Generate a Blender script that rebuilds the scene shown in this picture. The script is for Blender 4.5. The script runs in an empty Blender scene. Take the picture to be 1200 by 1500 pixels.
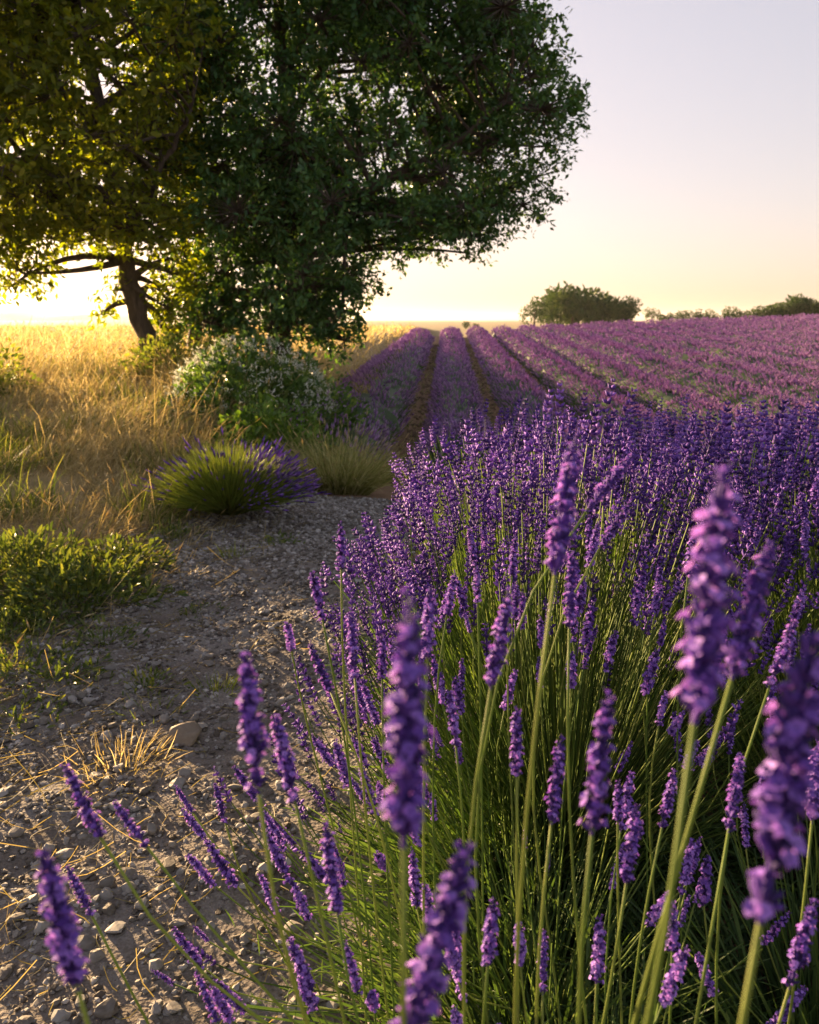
import bpy, math
import numpy as np

# ------------------------------------------------------------------ camera, sky, sun, exposure
SC = bpy.context.scene
COL = SC.collection
R = np.random.default_rng(7)
rad = math.radians

CAM_H, PITCH, FPX = 1.10, rad(13.2), 1200.0          # photo is 1200 x 1500 px
cam_d = bpy.data.cameras.new('camera'); cam = bpy.data.objects.new('camera', cam_d); COL.objects.link(cam)
cam_d.sensor_fit = 'VERTICAL'; cam_d.sensor_height = 36.0; cam_d.lens = 36.0*FPX/1500.0
cam_d.clip_start = 0.02; cam_d.clip_end = 9000
cam_d.dof.use_dof = True; cam_d.dof.focus_distance = 1.5; cam_d.dof.aperture_fstop = 8.5
cam.location = (0, 0, CAM_H); cam.rotation_euler = (math.pi/2-PITCH, 0, 0)
SC.camera = cam

SUN_AZ, SUN_EL = rad(-40.0), rad(7.0)                 # azimuth from +Y, negative = left
W = bpy.data.worlds.new('World'); SC.world = W; W.use_nodes = True
nt = W.node_tree; bgn = nt.nodes['Background']
sky = nt.nodes.new('ShaderNodeTexSky'); sky.sky_type = 'NISHITA'; sky.sun_disc = False
sky.sun_elevation = SUN_EL; sky.sun_rotation = SUN_AZ
sky.altitude = 300; sky.air_density = 1.0; sky.dust_density = 2.3; sky.ozone_density = 1.0
hs = nt.nodes.new('ShaderNodeHueSaturation'); hs.inputs['Saturation'].default_value = 0.85
gm = nt.nodes.new('ShaderNodeGamma'); gm.inputs[1].default_value = 0.52        # compresses sky brightness: tames the glow sunward, lifts fill light
tn = nt.nodes.new('ShaderNodeMix'); tn.data_type = 'RGBA'; tn.blend_type = 'MULTIPLY'; tn.inputs[0].default_value = 1.0; tn.inputs[7].default_value = (1.05, .905, .955, 1)
nt.links.new(sky.outputs[0], gm.inputs[0]); nt.links.new(gm.outputs[0], hs.inputs['Color'])
nt.links.new(hs.outputs[0], tn.inputs[6]); nt.links.new(tn.outputs[2], bgn.inputs['Color'])
bgn.inputs['Strength'].default_value = 0.079
sl = bpy.data.lights.new('sun', 'SUN'); sl.energy = 4.8; sl.angle = rad(0.6); sl.color = (1.0, 0.67, 0.35)
so = bpy.data.objects.new('sun', sl); COL.objects.link(so)
so.rotation_euler = (math.pi/2-SUN_EL, 0, math.pi-SUN_AZ); so.location = (-20, 30, 8)
SC.view_settings.view_transform = 'Standard'; SC.view_settings.look = 'None'
SC.view_settings.exposure = 2.66; SC.view_settings.gamma = 1.0
SC.cycles.use_denoising = True
SC.cycles.max_bounces = 8; SC.cycles.transmission_bounces = 6; SC.cycles.diffuse_bounces = 4
SC.cycles.sample_clamp_indirect = 6.0

# ------------------------------------------------------------------ helpers
cp, sp = math.cos(PITCH), math.sin(PITCH)
FWD = np.array([0, cp, -sp]); UP = np.array([0, sp, cp]); RIGHT = np.array([1.0, 0, 0])
CAM = np.array([0, 0, CAM_H])
def ray(px, py):
    return FWD + RIGHT*(px-600)/FPX + UP*(750-py)/FPX
def unproj(px, py, depth):                 # depth = metres along the viewing axis
    return CAM + ray(px, py)*depth
def at_y(px, py, Y):
    d = ray(px, py); return CAM + d*(Y/d[1])
def sm(a, b, x):
    t = np.clip((np.asarray(x, float)-a)/(b-a), 0, 1); return t*t*(3-2*t)
def wob(x, y, s=1.0, k=0):
    x = np.asarray(x, float)/s; y = np.asarray(y, float)/s
    return (np.sin(x*1.7+y*0.9+k)+np.sin(-x*0.8+y*2.1+1.3*k+2)+np.sin(x*2.9-y*1.6+0.7*k+4)*0.7+np.sin(x*4.3+y*3.7+2.1*k)*0.45)/3.15
def edge_x(Y):                             # line between the grassy bank and the field side
    return -1.5+0.045*np.asarray(Y, float)
def zf(X, Y):
    X = np.asarray(X, float); Y = np.asarray(Y, float)
    fld = -0.70*sm(3.4, 11, Y)+0.0305*np.clip(Y-13.2, 0, 30)
    fld = fld+0.034*np.clip(X-3, 0, 70)*sm(4, 14, Y)
    fld = fld-0.05*np.clip(Y-46, 0, 40)
    fld = np.where(Y > 86, np.minimum(fld, -1.2), fld)
    bank = 0.60*sm(2.6, 11.5, Y)-0.012*np.clip(Y-62, 0, 150)
    w = sm(1.1, -1.1, X-edge_x(Y))
    z = fld*(1-w)+bank*w
    far = sm(90, 260, np.hypot(X, Y))
    z = z*(1-far)+(-1.3)*far
    near = sm(14, 6, np.hypot(X, Y))
    bw = sm(-0.4, -1.6, X-edge_x(Y)+0.2)
    z = z+near*(0.018*wob(X, Y, 0.35, 1)+0.010*wob(X, Y, 0.12, 2))+bw*0.05*wob(X, Y, 0.9, 3)*sm(3, 5, Y)*sm(60, 30, Y)
    return z
def ground_hit(px, py):
    d = ray(px, py); t = np.linspace(0.5, 80, 16000)
    P = CAM[None]+d[None]*t[:, None]
    k = np.argmax(P[:, 2] < zf(P[:, 0], P[:, 1])); return P[k]
def nrm(v):
    v = np.asarray(v, float); return v/np.maximum(np.linalg.norm(v, axis=-1, keepdims=True), 1e-9)
def project(P):
    d = np.asarray(P, float)-CAM; f = d@FWD
    return 600+FPX*(d@RIGHT)/f, 750-FPX*(d@UP)/f, f

class MB:                                  # collects vertices and faces, links them as ONE mesh
    def __init__(s): s.V, s.F, s.A, s.n = [], [], [], 0
    def add(s, V, F, var=0.5):
        V = np.asarray(V, float).reshape(-1, 3); F = np.asarray(F, int)
        s.V.append(V); s.F.append(F+s.n)
        s.A.append(np.broadcast_to(np.asarray(var, float), (len(V),)).copy() if np.ndim(var) < 1 or len(np.atleast_1d(var)) != len(V) else np.asarray(var, float))
        s.n += len(V); return s
    def data(s): return np.concatenate(s.V), s.F, np.concatenate(s.A)
    def mesh(s, name, mat, smooth=True, origin=(0, 0, 0)):
        me = bpy.data.meshes.new(name)
        if not s.V: return me
        V = np.concatenate(s.V)-np.asarray(origin, float); A = np.concatenate(s.A)
        loops = np.concatenate([f.ravel() for f in s.F]).astype(np.int32)
        tot = np.concatenate([np.full(len(f), f.shape[1]) for f in s.F]).astype(np.int32)
        start = np.concatenate([[0], np.cumsum(tot)[:-1]]).astype(np.int32)
        me.vertices.add(len(V)); me.vertices.foreach_set('co', V.astype(np.float32).ravel())
        me.loops.add(len(loops)); me.loops.foreach_set('vertex_index', loops)
        me.polygons.add(len(tot)); me.polygons.foreach_set('loop_start', start); me.polygons.foreach_set('loop_total', tot)
        me.polygons.foreach_set('use_smooth', np.full(len(tot), smooth))
        at = me.attributes.new('var', 'FLOAT', 'POINT'); at.data.foreach_set('value', A.astype(np.float32))
        me.materials.append(mat); me.update(calc_edges=True); me.validate()
        return me

def link(name, me, parent=None, loc=(0, 0, 0), **props):
    o = bpy.data.objects.new(name, me); COL.objects.link(o)
    o.location = loc
    if parent is not None: o.parent = parent
    for k, v in props.items(): o[k] = v
    return o
def thing(name, loc, label, category, group=None):
    o = link(name, None, None, tuple(float(c) for c in loc), label=label, category=category)
    o.empty_display_size = 0.1
    if group: o['group'] = group
    return o
def part(mb, name, mat, parent, origin, smooth=True, **props):
    return link(name, mb.mesh(name, mat, smooth, origin), parent, **props)

def frames(axis, up=None):                 # (N,3) axes -> (N,3,3) matrices whose columns are x, y, z=axis
    z = nrm(axis); r = np.tile(np.array([0.31, 0.93, 0.17]), (len(z), 1)) if up is None else np.asarray(up, float)
    x = nrm(np.cross(r, z)); y = np.cross(z, x)
    return np.stack([x, y, z], axis=2)
def spin(M, ang):                          # turn each frame about its own z
    c, s = np.cos(ang)[:, None], np.sin(ang)[:, None]
    x = M[:, :, 0]*c+M[:, :, 1]*s; y = -M[:, :, 0]*s+M[:, :, 1]*c
    return np.stack([x, y, M[:, :, 2]], axis=2)
def scatter(mb, tpl, M, T, scale, dvar=0.0):
    V, Fs, A = tpl; N, n = len(T), len(V)
    scale = np.asarray(scale, float)
    S = scale[:, None, None] if scale.ndim == 1 else scale[:, None, :]
    P = np.einsum('nij,nvj->nvi', M, np.broadcast_to(V[None], (N, n, 3))*S)+np.asarray(T)[:, None, :]
    var = np.clip(A[None]+np.broadcast_to(np.asarray(dvar, float).reshape(-1, 1), (N, 1)), 0, 1)
    off = (np.arange(N)*n)[:, None, None]
    base = mb.n; mb.V.append(P.reshape(-1, 3)); mb.A.append(var.ravel()); mb.n += N*n
    for F in Fs: mb.F.append((F[None]+off).reshape(-1, F.shape[1])+base)
def tubes(mb, P, r, sides=4, var=0.5, cap=True):     # P (N,k,3), r (N,k)
    P = np.asarray(P, float); N, k, _ = P.shape; r = np.broadcast_to(np.asarray(r, float), (N, k))
    T = nrm(np.gradient(P, axis=1)); ref = nrm(np.cross(T[:, :1], np.array([[[0.36, 0.48, 0.8]]])))
    X = nrm(ref-T*np.sum(ref*T, axis=2, keepdims=True)); Y = np.cross(T, X)
    a = np.arange(sides)*2*np.pi/sides
    V = P[:, :, None]+r[:, :, None, None]*(np.cos(a)[None, None, :, None]*X[:, :, None]+np.sin(a)[None, None, :, None]*Y[:, :, None])
    idx = np.arange(N*k*sides).reshape(N, k, sides)
    A0, B0 = idx[:, :-1], idx[:, 1:]
    F = np.stack([A0, np.roll(A0, -1, 2), np.roll(B0, -1, 2), B0], axis=-1).reshape(-1, 4)
    var = np.broadcast_to(np.asarray(var, float).reshape(-1, 1, 1) if np.ndim(var) < 2 else np.asarray(var)[:, :, None], (N, k, sides)).ravel()
    mb.add(V.reshape(-1, 3), F, var)
    if cap and sides > 2:
        mb.F.append(idx[:, -1].reshape(-1, sides)+mb.n-N*k*sides)
def ribbons(mb, P, w, side, var=0.5):      # P (N,k,3), w (N,k), side (N,3)
    P = np.asarray(P, float); N, k, _ = P.shape; w = np.broadcast_to(np.asarray(w, float), (N, k))
    s = nrm(side)[:, None, :]*w[:, :, None]*0.5
    V = np.stack([P-s, P+s], axis=2); idx = np.arange(N*k*2).reshape(N, k, 2)
    F = np.stack([idx[:, :-1, 0], idx[:, :-1, 1], idx[:, 1:, 1], idx[:, 1:, 0]], axis=-1).reshape(-1, 4)
    var = np.broadcast_to(np.asarray(var, float).reshape(-1, 1, 1) if np.ndim(var) < 2 else np.asarray(var)[:, :, None], (N, k, 2)).ravel()
    mb.add(V.reshape(-1, 3), F, var)
def curve_pts(p0, d0, L, droop, k, rng, side_bend=0.0):    # (N,3) roots, unit directions, lengths -> (N,k,3)
    N = len(p0); t = np.linspace(0, 1, k)[None, :, None]
    L = np.asarray(L, float).reshape(-1, 1, 1); dr = np.asarray(droop, float).reshape(-1, 1, 1)
    sb = rng.normal(0, 1, (N, 1, 3))*np.asarray(side_bend)
    return p0[:, None]+d0[:, None]*L*t+(np.array([0, 0, -1.0])*dr+sb)*L*t**2
def ico(sub=1):
    t = (1+5**.5)/2
    V = nrm(np.array([[-1, t, 0], [1, t, 0], [-1, -t, 0], [1, -t, 0], [0, -1, t], [0, 1, t], [0, -1, -t], [0, 1, -t], [t, 0, -1], [t, 0, 1], [-t, 0, -1], [-t, 0, 1]], float))
    F = np.array([[0, 11, 5], [0, 5, 1], [0, 1, 7], [0, 7, 10], [0, 10, 11], [1, 5, 9], [5, 11, 4], [11, 10, 2], [10, 7, 6], [7, 1, 8], [3, 9, 4], [3, 4, 2], [3, 2, 6], [3, 6, 8], [3, 8, 9], [4, 9, 5], [2, 4, 11], [6, 2, 10], [8, 6, 7], [9, 8, 1]])
    for _ in range(sub):
        vs = list(map(tuple, V)); d = {}; nf = []
        def mid(a, b):
            key = (min(a, b), max(a, b))
            if key not in d:
                d[key] = len(vs); vs.append(tuple(nrm((np.array(vs[a])+np.array(vs[b]))/2)))
            return d[key]
        for a, b, c in F:
            ab, bc, ca = mid(a, b), mid(b, c), mid(c, a)
            nf += [[a, ab, ca], [b, bc, ab], [c, ca, bc], [ab, bc, ca]]
        V, F = np.array(vs), np.array(nf)
    return V, F

# ------------------------------------------------------------------ materials (all procedural)
def mat(name):
    m = bpy.data.materials.new(name); m.use_nodes = True
    return m, m.node_tree, m.node_tree.nodes['Principled BSDF'], m.node_tree.nodes['Material Output']
def ramp_node(n, stops):
    r = n.nodes.new('ShaderNodeValToRGB'); e = r.color_ramp.elements
    while len(e) < len(stops): e.new(0.5)
    for el, (p, c) in zip(e, stops): el.position = p; el.color = (*c, 1)
    return r
def leafy(name, stops, trans=0.35, tint=(1.3, 1.25, 0.6), rough=0.55, spec=0.35, noise=0.25, nscale=40, indiv=0.0):
    m, n, b, out = mat(name)
    a = n.nodes.new('ShaderNodeAttribute'); a.attribute_name = 'var'
    no = n.nodes.new('ShaderNodeTexNoise'); no.inputs['Scale'].default_value = nscale; no.inputs['Detail'].default_value = 3
    ge = n.nodes.new('ShaderNodeNewGeometry'); n.links.new(ge.outputs['Position'], no.inputs['Vector'])
    ma = n.nodes.new('ShaderNodeMath'); ma.operation = 'MULTIPLY_ADD'; ma.inputs[1].default_value = noise; ma.inputs[2].default_value = -noise/2
    n.links.new(no.outputs[0], ma.inputs[0])
    ad = n.nodes.new('ShaderNodeMath'); ad.operation = 'ADD'; ad.use_clamp = True
    n.links.new(a.outputs['Fac'], ad.inputs[0]); n.links.new(ma.outputs[0], ad.inputs[1])
    src = ad.outputs[0]
    if indiv:
        oi = n.nodes.new('ShaderNodeObjectInfo'); m2 = n.nodes.new('ShaderNodeMath'); m2.operation = 'MULTIPLY_ADD'; m2.inputs[1].default_value = indiv; m2.inputs[2].default_value = -indiv/2
        n.links.new(oi.outputs['Random'], m2.inputs[0]); a2 = n.nodes.new('ShaderNodeMath'); a2.operation = 'ADD'; a2.use_clamp = True
        n.links.new(ad.outputs[0], a2.inputs[0]); n.links.new(m2.outputs[0], a2.inputs[1]); src = a2.outputs[0]
    r = ramp_node(n, stops); n.links.new(src, r.inputs[0])
    n.links.new(r.outputs[0], b.inputs['Base Color'])
    b.inputs['Roughness'].default_value = rough; b.inputs['Specular IOR Level'].default_value = spec
    if trans > 0:
        tr = n.nodes.new('ShaderNodeBsdfTranslucent'); mu = n.nodes.new('ShaderNodeMix'); mu.data_type = 'RGBA'; mu.blend_type = 'MULTIPLY'
        mu.inputs[0].default_value = 1.0; mu.inputs[7].default_value = (*tint, 1)
        n.links.new(r.outputs[0], mu.inputs[6]); n.links.new(mu.outputs[2], tr.inputs['Color'])
        mx = n.nodes.new('ShaderNodeMixShader'); mx.inputs[0].default_value = trans
        n.links.new(b.outputs[0], mx.inputs[1]); n.links.new(tr.outputs[0], mx.inputs[2]); n.links.new(mx.outputs[0], out.inputs[0])
    return m
M = {}
M['lav'] = leafy('lavender_flower', [(0, (.045, .03, .12)), (.3, (.10, .05, .27)), (.65, (.20, .095, .47)), (1, (.42, .25, .72))], 0.3, (1.25, .9, 1.05), .7, .15, .3, 300, .30)
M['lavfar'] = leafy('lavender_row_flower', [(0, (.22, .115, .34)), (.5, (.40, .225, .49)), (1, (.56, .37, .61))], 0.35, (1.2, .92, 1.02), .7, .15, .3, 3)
M['stalk'] = leafy('lavender_stalk', [(0, (.035, .07, .018)), (.5, (.115, .18, .035)), (1, (.24, .275, .07))], 0.32, (1.2, 1.3, .6), .6, .2, .2, 60)
M['lavleaf'] = leafy('lavender_foliage', [(0, (.03, .055, .02)), (.5, (.065, .12, .03)), (1, (.14, .20, .06))], 0.3, (1.3, 1.3, .6), .6, .3, .3, 20)
M['straw'] = leafy('dry_grass', [(0, (.16, .145, .05)), (.4, (.36, .30, .13)), (.75, (.53, .45, .24)), (1, (.68, .60, .38))], 0.45, (1.25, 1.1, .8), .65, .2, .25, 4)
M['grass'] = leafy('green_grass', [(0, (.05, .085, .015)), (.5, (.14, .19, .03)), (1, (.32, .32, .08))], 0.4, (1.4, 1.3, .5), .55, .35, .25, 6)
M['herb'] = leafy('herb_leaf', [(0, (.035, .075, .018)), (.5, (.08, .16, .035)), (1, (.17, .25, .06))], 0.38, (1.4, 1.35, .5), .5, .35, .25, 10)
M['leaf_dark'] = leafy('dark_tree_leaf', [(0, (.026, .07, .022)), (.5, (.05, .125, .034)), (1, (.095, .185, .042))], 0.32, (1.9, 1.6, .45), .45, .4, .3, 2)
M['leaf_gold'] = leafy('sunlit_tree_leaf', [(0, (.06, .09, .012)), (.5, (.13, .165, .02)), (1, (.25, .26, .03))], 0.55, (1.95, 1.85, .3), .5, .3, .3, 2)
M['leaf_far'] = leafy('far_tree_leaf', [(0, (.022, .05, .016)), (.5, (.05, .095, .026)), (1, (.11, .155, .045))], 0.2, (1.3, 1.2, .5), .6, .2, .3, .6)
M['weed'] = leafy('weed_leaf', [(0, (.035, .06, .014)), (.5, (.085, .125, .025)), (1, (.19, .21, .05))], 0.35, (1.4, 1.3, .5), .55, .3, .25, 10)
M['tuft'] = leafy('arching_grass', [(0, (.11, .15, .035)), (.4, (.27, .28, .09)), (.75, (.46, .43, .20)), (1, (.66, .61, .38))], 0.45, (1.2, 1.15, .7), .65, .2, .25, 8)
M['shrub'] = leafy('bright_shrub_leaf', [(0, (.04, .085, .012)), (.5, (.10, .19, .025)), (1, (.19, .29, .05))], 0.4, (1.4, 1.35, .5), .5, .35, .25, 10)
M['white'] = leafy('white_blossom', [(0, (.45, .47, .36)), (1, (.80, .80, .72))], 0.3, (1, 1, .95), .6, .3, .2, 30)

def bark_mat():
    m, n, b, out = mat('tree_bark')
    tc = n.nodes.new('ShaderNodeNewGeometry'); mp = n.nodes.new('ShaderNodeMapping'); mp.inputs['Scale'].default_value = (14, 14, 2.2)
    no = n.nodes.new('ShaderNodeTexNoise'); no.inputs['Scale'].default_value = 1.6; no.inputs['Detail'].default_value = 8; no.inputs['Roughness'].default_value = .7
    n.links.new(tc.outputs['Position'], mp.inputs[0]); n.links.new(mp.outputs[0], no.inputs['Vector'])
    r = ramp_node(n, [(.3, (.03, .022, .016)), (.55, (.085, .062, .044)), (.8, (.17, .135, .10))]); n.links.new(no.outputs[0], r.inputs[0])
    n.links.new(r.outputs[0], b.inputs['Base Color']); b.inputs['Roughness'].default_value = .9
    bp = n.nodes.new('ShaderNodeBump'); bp.inputs['Strength'].default_value = .8; bp.inputs['Distance'].default_value = .03
    n.links.new(no.outputs[0], bp.inputs['Height']); n.links.new(bp.outputs[0], b.inputs['Normal'])
    return m
M['bark'] = bark_mat()
def stone_mat(name, stops):
    m, n, b, out = mat(name)
    a = n.nodes.new('ShaderNodeAttribute'); a.attribute_name = 'var'
    oi = n.nodes.new('ShaderNodeObjectInfo')
    g = n.nodes.new('ShaderNodeNewGeometry'); no = n.nodes.new('ShaderNodeTexNoise'); no.inputs['Scale'].default_value = 90; no.inputs['Detail'].default_value = 6
    n.links.new(g.outputs['Position'], no.inputs['Vector'])
    s1 = n.nodes.new('ShaderNodeMath'); s1.operation = 'MULTIPLY_ADD'; s1.inputs[1].default_value = .45; n.links.new(no.outputs[0], s1.inputs[0]); n.links.new(a.outputs['Fac'], s1.inputs[2])
    s2 = n.nodes.new('ShaderNodeMath'); s2.operation = 'MULTIPLY_ADD'; s2.inputs[1].default_value = .5; n.links.new(oi.outputs['Random'], s2.inputs[0]); n.links.new(s1.outputs[0], s2.inputs[2])
    s3 = n.nodes.new('ShaderNodeMath'); s3.operation = 'SUBTRACT'; s3.inputs[1].default_value = .45; s3.use_clamp = True; n.links.new(s2.outputs[0], s3.inputs[0])
    r = ramp_node(n, stops); n.links.new(s3.outputs[0], r.inputs[0]); n.links.new(r.outputs[0], b.inputs['Base Color'])
    b.inputs['Roughness'].default_value = .8; b.inputs['Specular IOR Level'].default_value = .3
    bp = n.nodes.new('ShaderNodeBump'); bp.inputs['Strength'].default_value = .35; bp.inputs['Distance'].default_value = .003
    n.links.new(no.outputs[0], bp.inputs['Height']); n.links.new(bp.outputs[0], b.inputs['Normal'])
    return m
M['stone'] = stone_mat('gravel_stone', [(0, (.085, .07, .055)), (.3, (.18, .165, .145)), (.6, (.28, .265, .245)), (1, (.50, .475, .44))])
M['buff'] = stone_mat('buff_limestone', [(0, (.16, .125, .09)), (.5, (.28, .235, .18)), (1, (.42, .37, .30))])
def soil_mat(name, path=False):
    m, n, b, out = mat(name)
    a = n.nodes.new('ShaderNodeAttribute'); a.attribute_name = 'var'
    g = n.nodes.new('ShaderNodeNewGeometry')
    n1 = n.nodes.new('ShaderNodeTexNoise'); n1.inputs['Scale'].default_value = 5; n1.inputs['Detail'].default_value = 9; n1.inputs['Roughness'].default_value = .7
    vo = n.nodes.new('ShaderNodeTexVoronoi'); vo.inputs['Scale'].default_value = 75
    vc = n.nodes.new('ShaderNodeTexNoise'); vc.inputs['Scale'].default_value = 160; vc.inputs['Detail'].default_value = 4
    for x in (n1, vo, vc): n.links.new(g.outputs['Position'], x.inputs['Vector'])
    if path:
        r1 = ramp_node(n, [(.3, (.10, .08, .06)), (.5, (.17, .15, .13)), (.7, (.25, .235, .215))])
        n.links.new(n1.outputs[0], r1.inputs[0]); col = r1.outputs[0]
    else:
        r1 = ramp_node(n, [(.3, (.17, .105, .06)), (.7, (.30, .19, .11))]); n.links.new(n1.outputs[0], r1.inputs[0])
        r2 = ramp_node(n, [(.3, (.20, .15, .07)), (.7, (.40, .30, .14))]); n.links.new(n1.outputs[0], r2.inputs[0])
        mx = n.nodes.new('ShaderNodeMix'); mx.data_type = 'RGBA'; n.links.new(a.outputs['Fac'], mx.inputs[0])
        n.links.new(r1.outputs[0], mx.inputs[6]); n.links.new(r2.outputs[0], mx.inputs[7]); col = mx.outputs[2]
    mv = n.nodes.new('ShaderNodeMix'); mv.data_type = 'RGBA'; mv.blend_type = 'MULTIPLY'; mv.inputs[0].default_value = .55
    rv = ramp_node(n, [(.3, (.45, .42, .40)), (.7, (1.25, 1.22, 1.2))]); n.links.new(vc.outputs[0], rv.inputs[0])
    n.links.new(col, mv.inputs[6]); n.links.new(rv.outputs[0], mv.inputs[7]); n.links.new(mv.outputs[2], b.inputs['Base Color'])
    b.inputs['Roughness'].default_value = .95; b.inputs['Specular IOR Level'].default_value = .15
    ad = n.nodes.new('ShaderNodeMath'); ad.operation = 'ADD'; n.links.new(vo.outputs['Distance'], ad.inputs[0]); n.links.new(vc.outputs[0], ad.inputs[1])
    bp = n.nodes.new('ShaderNodeBump'); bp.inputs['Strength'].default_value = .7; bp.inputs['Distance'].default_value = .006
    n.links.new(ad.outputs[0], bp.inputs['Height']); n.links.new(bp.outputs[0], b.inputs['Normal'])
    return m
M['clod'] = stone_mat('soil_clod', [(0, (.11, .07, .04)), (.5, (.22, .14, .08)), (1, (.34, .23, .14))])
M['soil'] = soil_mat('field_soil'); M['path'] = soil_mat('gravel_path', True)

# ------------------------------------------------------------------ ground, path, hills
def geo(a, b, n, p): return a+(b-a)*np.linspace(0, 1, n+1)[1:]**p
xs = np.concatenate([-5-geo(0, 3500, 46, 5)[::-1], np.arange(-5, 4.01, .075), 4+geo(0, 3500, 46, 5)])
ys = np.concatenate([np.arange(-8, .3, .8), np.arange(.3, 8, .075), np.arange(8, 62, .5), 62+geo(0, 4500, 36, 4)])
GX, GY = np.meshgrid(xs, ys); GZ = zf(GX, GY)
gi = np.arange(GX.size).reshape(GX.shape)
GF = np.stack([gi[:-1, :-1], gi[:-1, 1:], gi[1:, 1:], gi[1:, :-1]], -1).reshape(-1, 4)
zone = np.clip(sm(.5, -.6, GX-edge_x(GY))*sm(3, 4.5, GY)+sm(50, 60, GY), 0, 1)   # 1 = straw ground, 0 = bare soil
g = MB(); g.add(np.stack([GX, GY, GZ], -1).reshape(-1, 3), GF, zone.ravel())
link('ground', g.mesh('ground', M['soil']), kind='structure')

def path_cx(Y): return -1.02+0.36*sm(1, 5.2, Y)+0.05*np.sin(Y*1.3)
def path_hw(Y): return 0.95-0.47*sm(1.2, 5.4, Y)
py_ = np.arange(.3, 6.3, .06); pu = np.linspace(-1.25, 1.9, 52)
PY, PU = np.meshgrid(py_, pu, indexing='ij'); PX = path_cx(PY)+PU*path_hw(PY)
PZ = zf(PX, PY)+.006+.006*wob(PX, PY, .07, 5)-.05*sm(.85, 1.2, np.where(PU > 0, PU/1.5, -PU)+.18*wob(PX, PY, .3, 9))-.05*sm(5.3, 6.2, PY)
pi_ = np.arange(PX.size).reshape(PX.shape)
g = MB(); g.add(np.stack([PX, PY, PZ], -1).reshape(-1, 3), np.stack([pi_[:-1, :-1], pi_[:-1, 1:], pi_[1:, 1:], pi_[1:, :-1]], -1).reshape(-1, 4), .5)
link('gravel_path', g.mesh('gravel_path', M['path']), kind='structure')
def on_path(X, Y): return np.abs(X-path_cx(Y))/path_hw(Y)

def hills(name, Y0, x0, x1, h, k):
    X = np.linspace(x0, x1, 90); H = h*(.55+.45*wob(X, X*0, (x1-x0)/14, k))*sm(x0, x0+.15*(x1-x0), X)*sm(x1, x1-.2*(x1-x0), X)
    rows = []
    for dy, f in ((0, 0), (60, .5), (160, .9), (280, 1), (450, .7), (650, 0)):
        rows.append(np.stack([X, np.full_like(X, Y0+dy), -3+H*f], -1))
    P = np.stack(rows); i = np.arange(P.shape[0]*P.shape[1]).reshape(P.shape[:2])
    b = MB(); b.add(P.reshape(-1, 3), np.stack([i[:-1, :-1], i[:-1, 1:], i[1:, 1:], i[1:, :-1]], -1).reshape(-1, 4), .3)
    m, n, bs, o = mat('far_hill'); no = n.nodes.new('ShaderNodeTexNoise'); no.inputs['Scale'].default_value = .02
    gg = n.nodes.new('ShaderNodeNewGeometry'); n.links.new(gg.outputs['Position'], no.inputs['Vector'])
    r = ramp_node(n, [(.35, (.08, .10, .06)), (.65, (.22, .20, .11))]); n.links.new(no.outputs[0], r.inputs[0]); n.links.new(r.outputs[0], bs.inputs['Base Color']); bs.inputs['Roughness'].default_value = 1
    link(name, b.mesh(name, m), kind='structure')
hills('hills', 2200, -2400, -250, 34, 1)

# ------------------------------------------------------------------ templates
LEAF = (np.array([[0, 0, 0], [.30, .23, .05], [.68, .22, .03], [1, 0, -.10], [.68, -.22, .03], [.30, -.23, .05]], float), [np.array([[0, 3, 2, 1], [0, 5, 4, 3]])], np.full(6, .5))
NARROW = (LEAF[0]*np.array([1, .45, 1]), LEAF[1], LEAF[2])
def leaf_frames(d, rng, up=.6):            # columns: x = leaf axis, z = leaf normal
    d = nrm(d); n = nrm(rng.normal(0, 1, d.shape)+np.array([0, 0, up*1.8])); y = nrm(np.cross(n, d)); z = np.cross(d, y)
    return np.stack([d, y, z], axis=2)
LEAF2 = (np.array([[0, 0, 0], [.45, .25, .06], [1, 0, -.08], [.45, -.25, .06]], float), [np.array([[0, 2, 1], [0, 3, 2]])], np.full(4, .5))
WEED = (LEAF[0]*np.array([1, .62, 1]), LEAF[1], LEAF[2])
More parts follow.
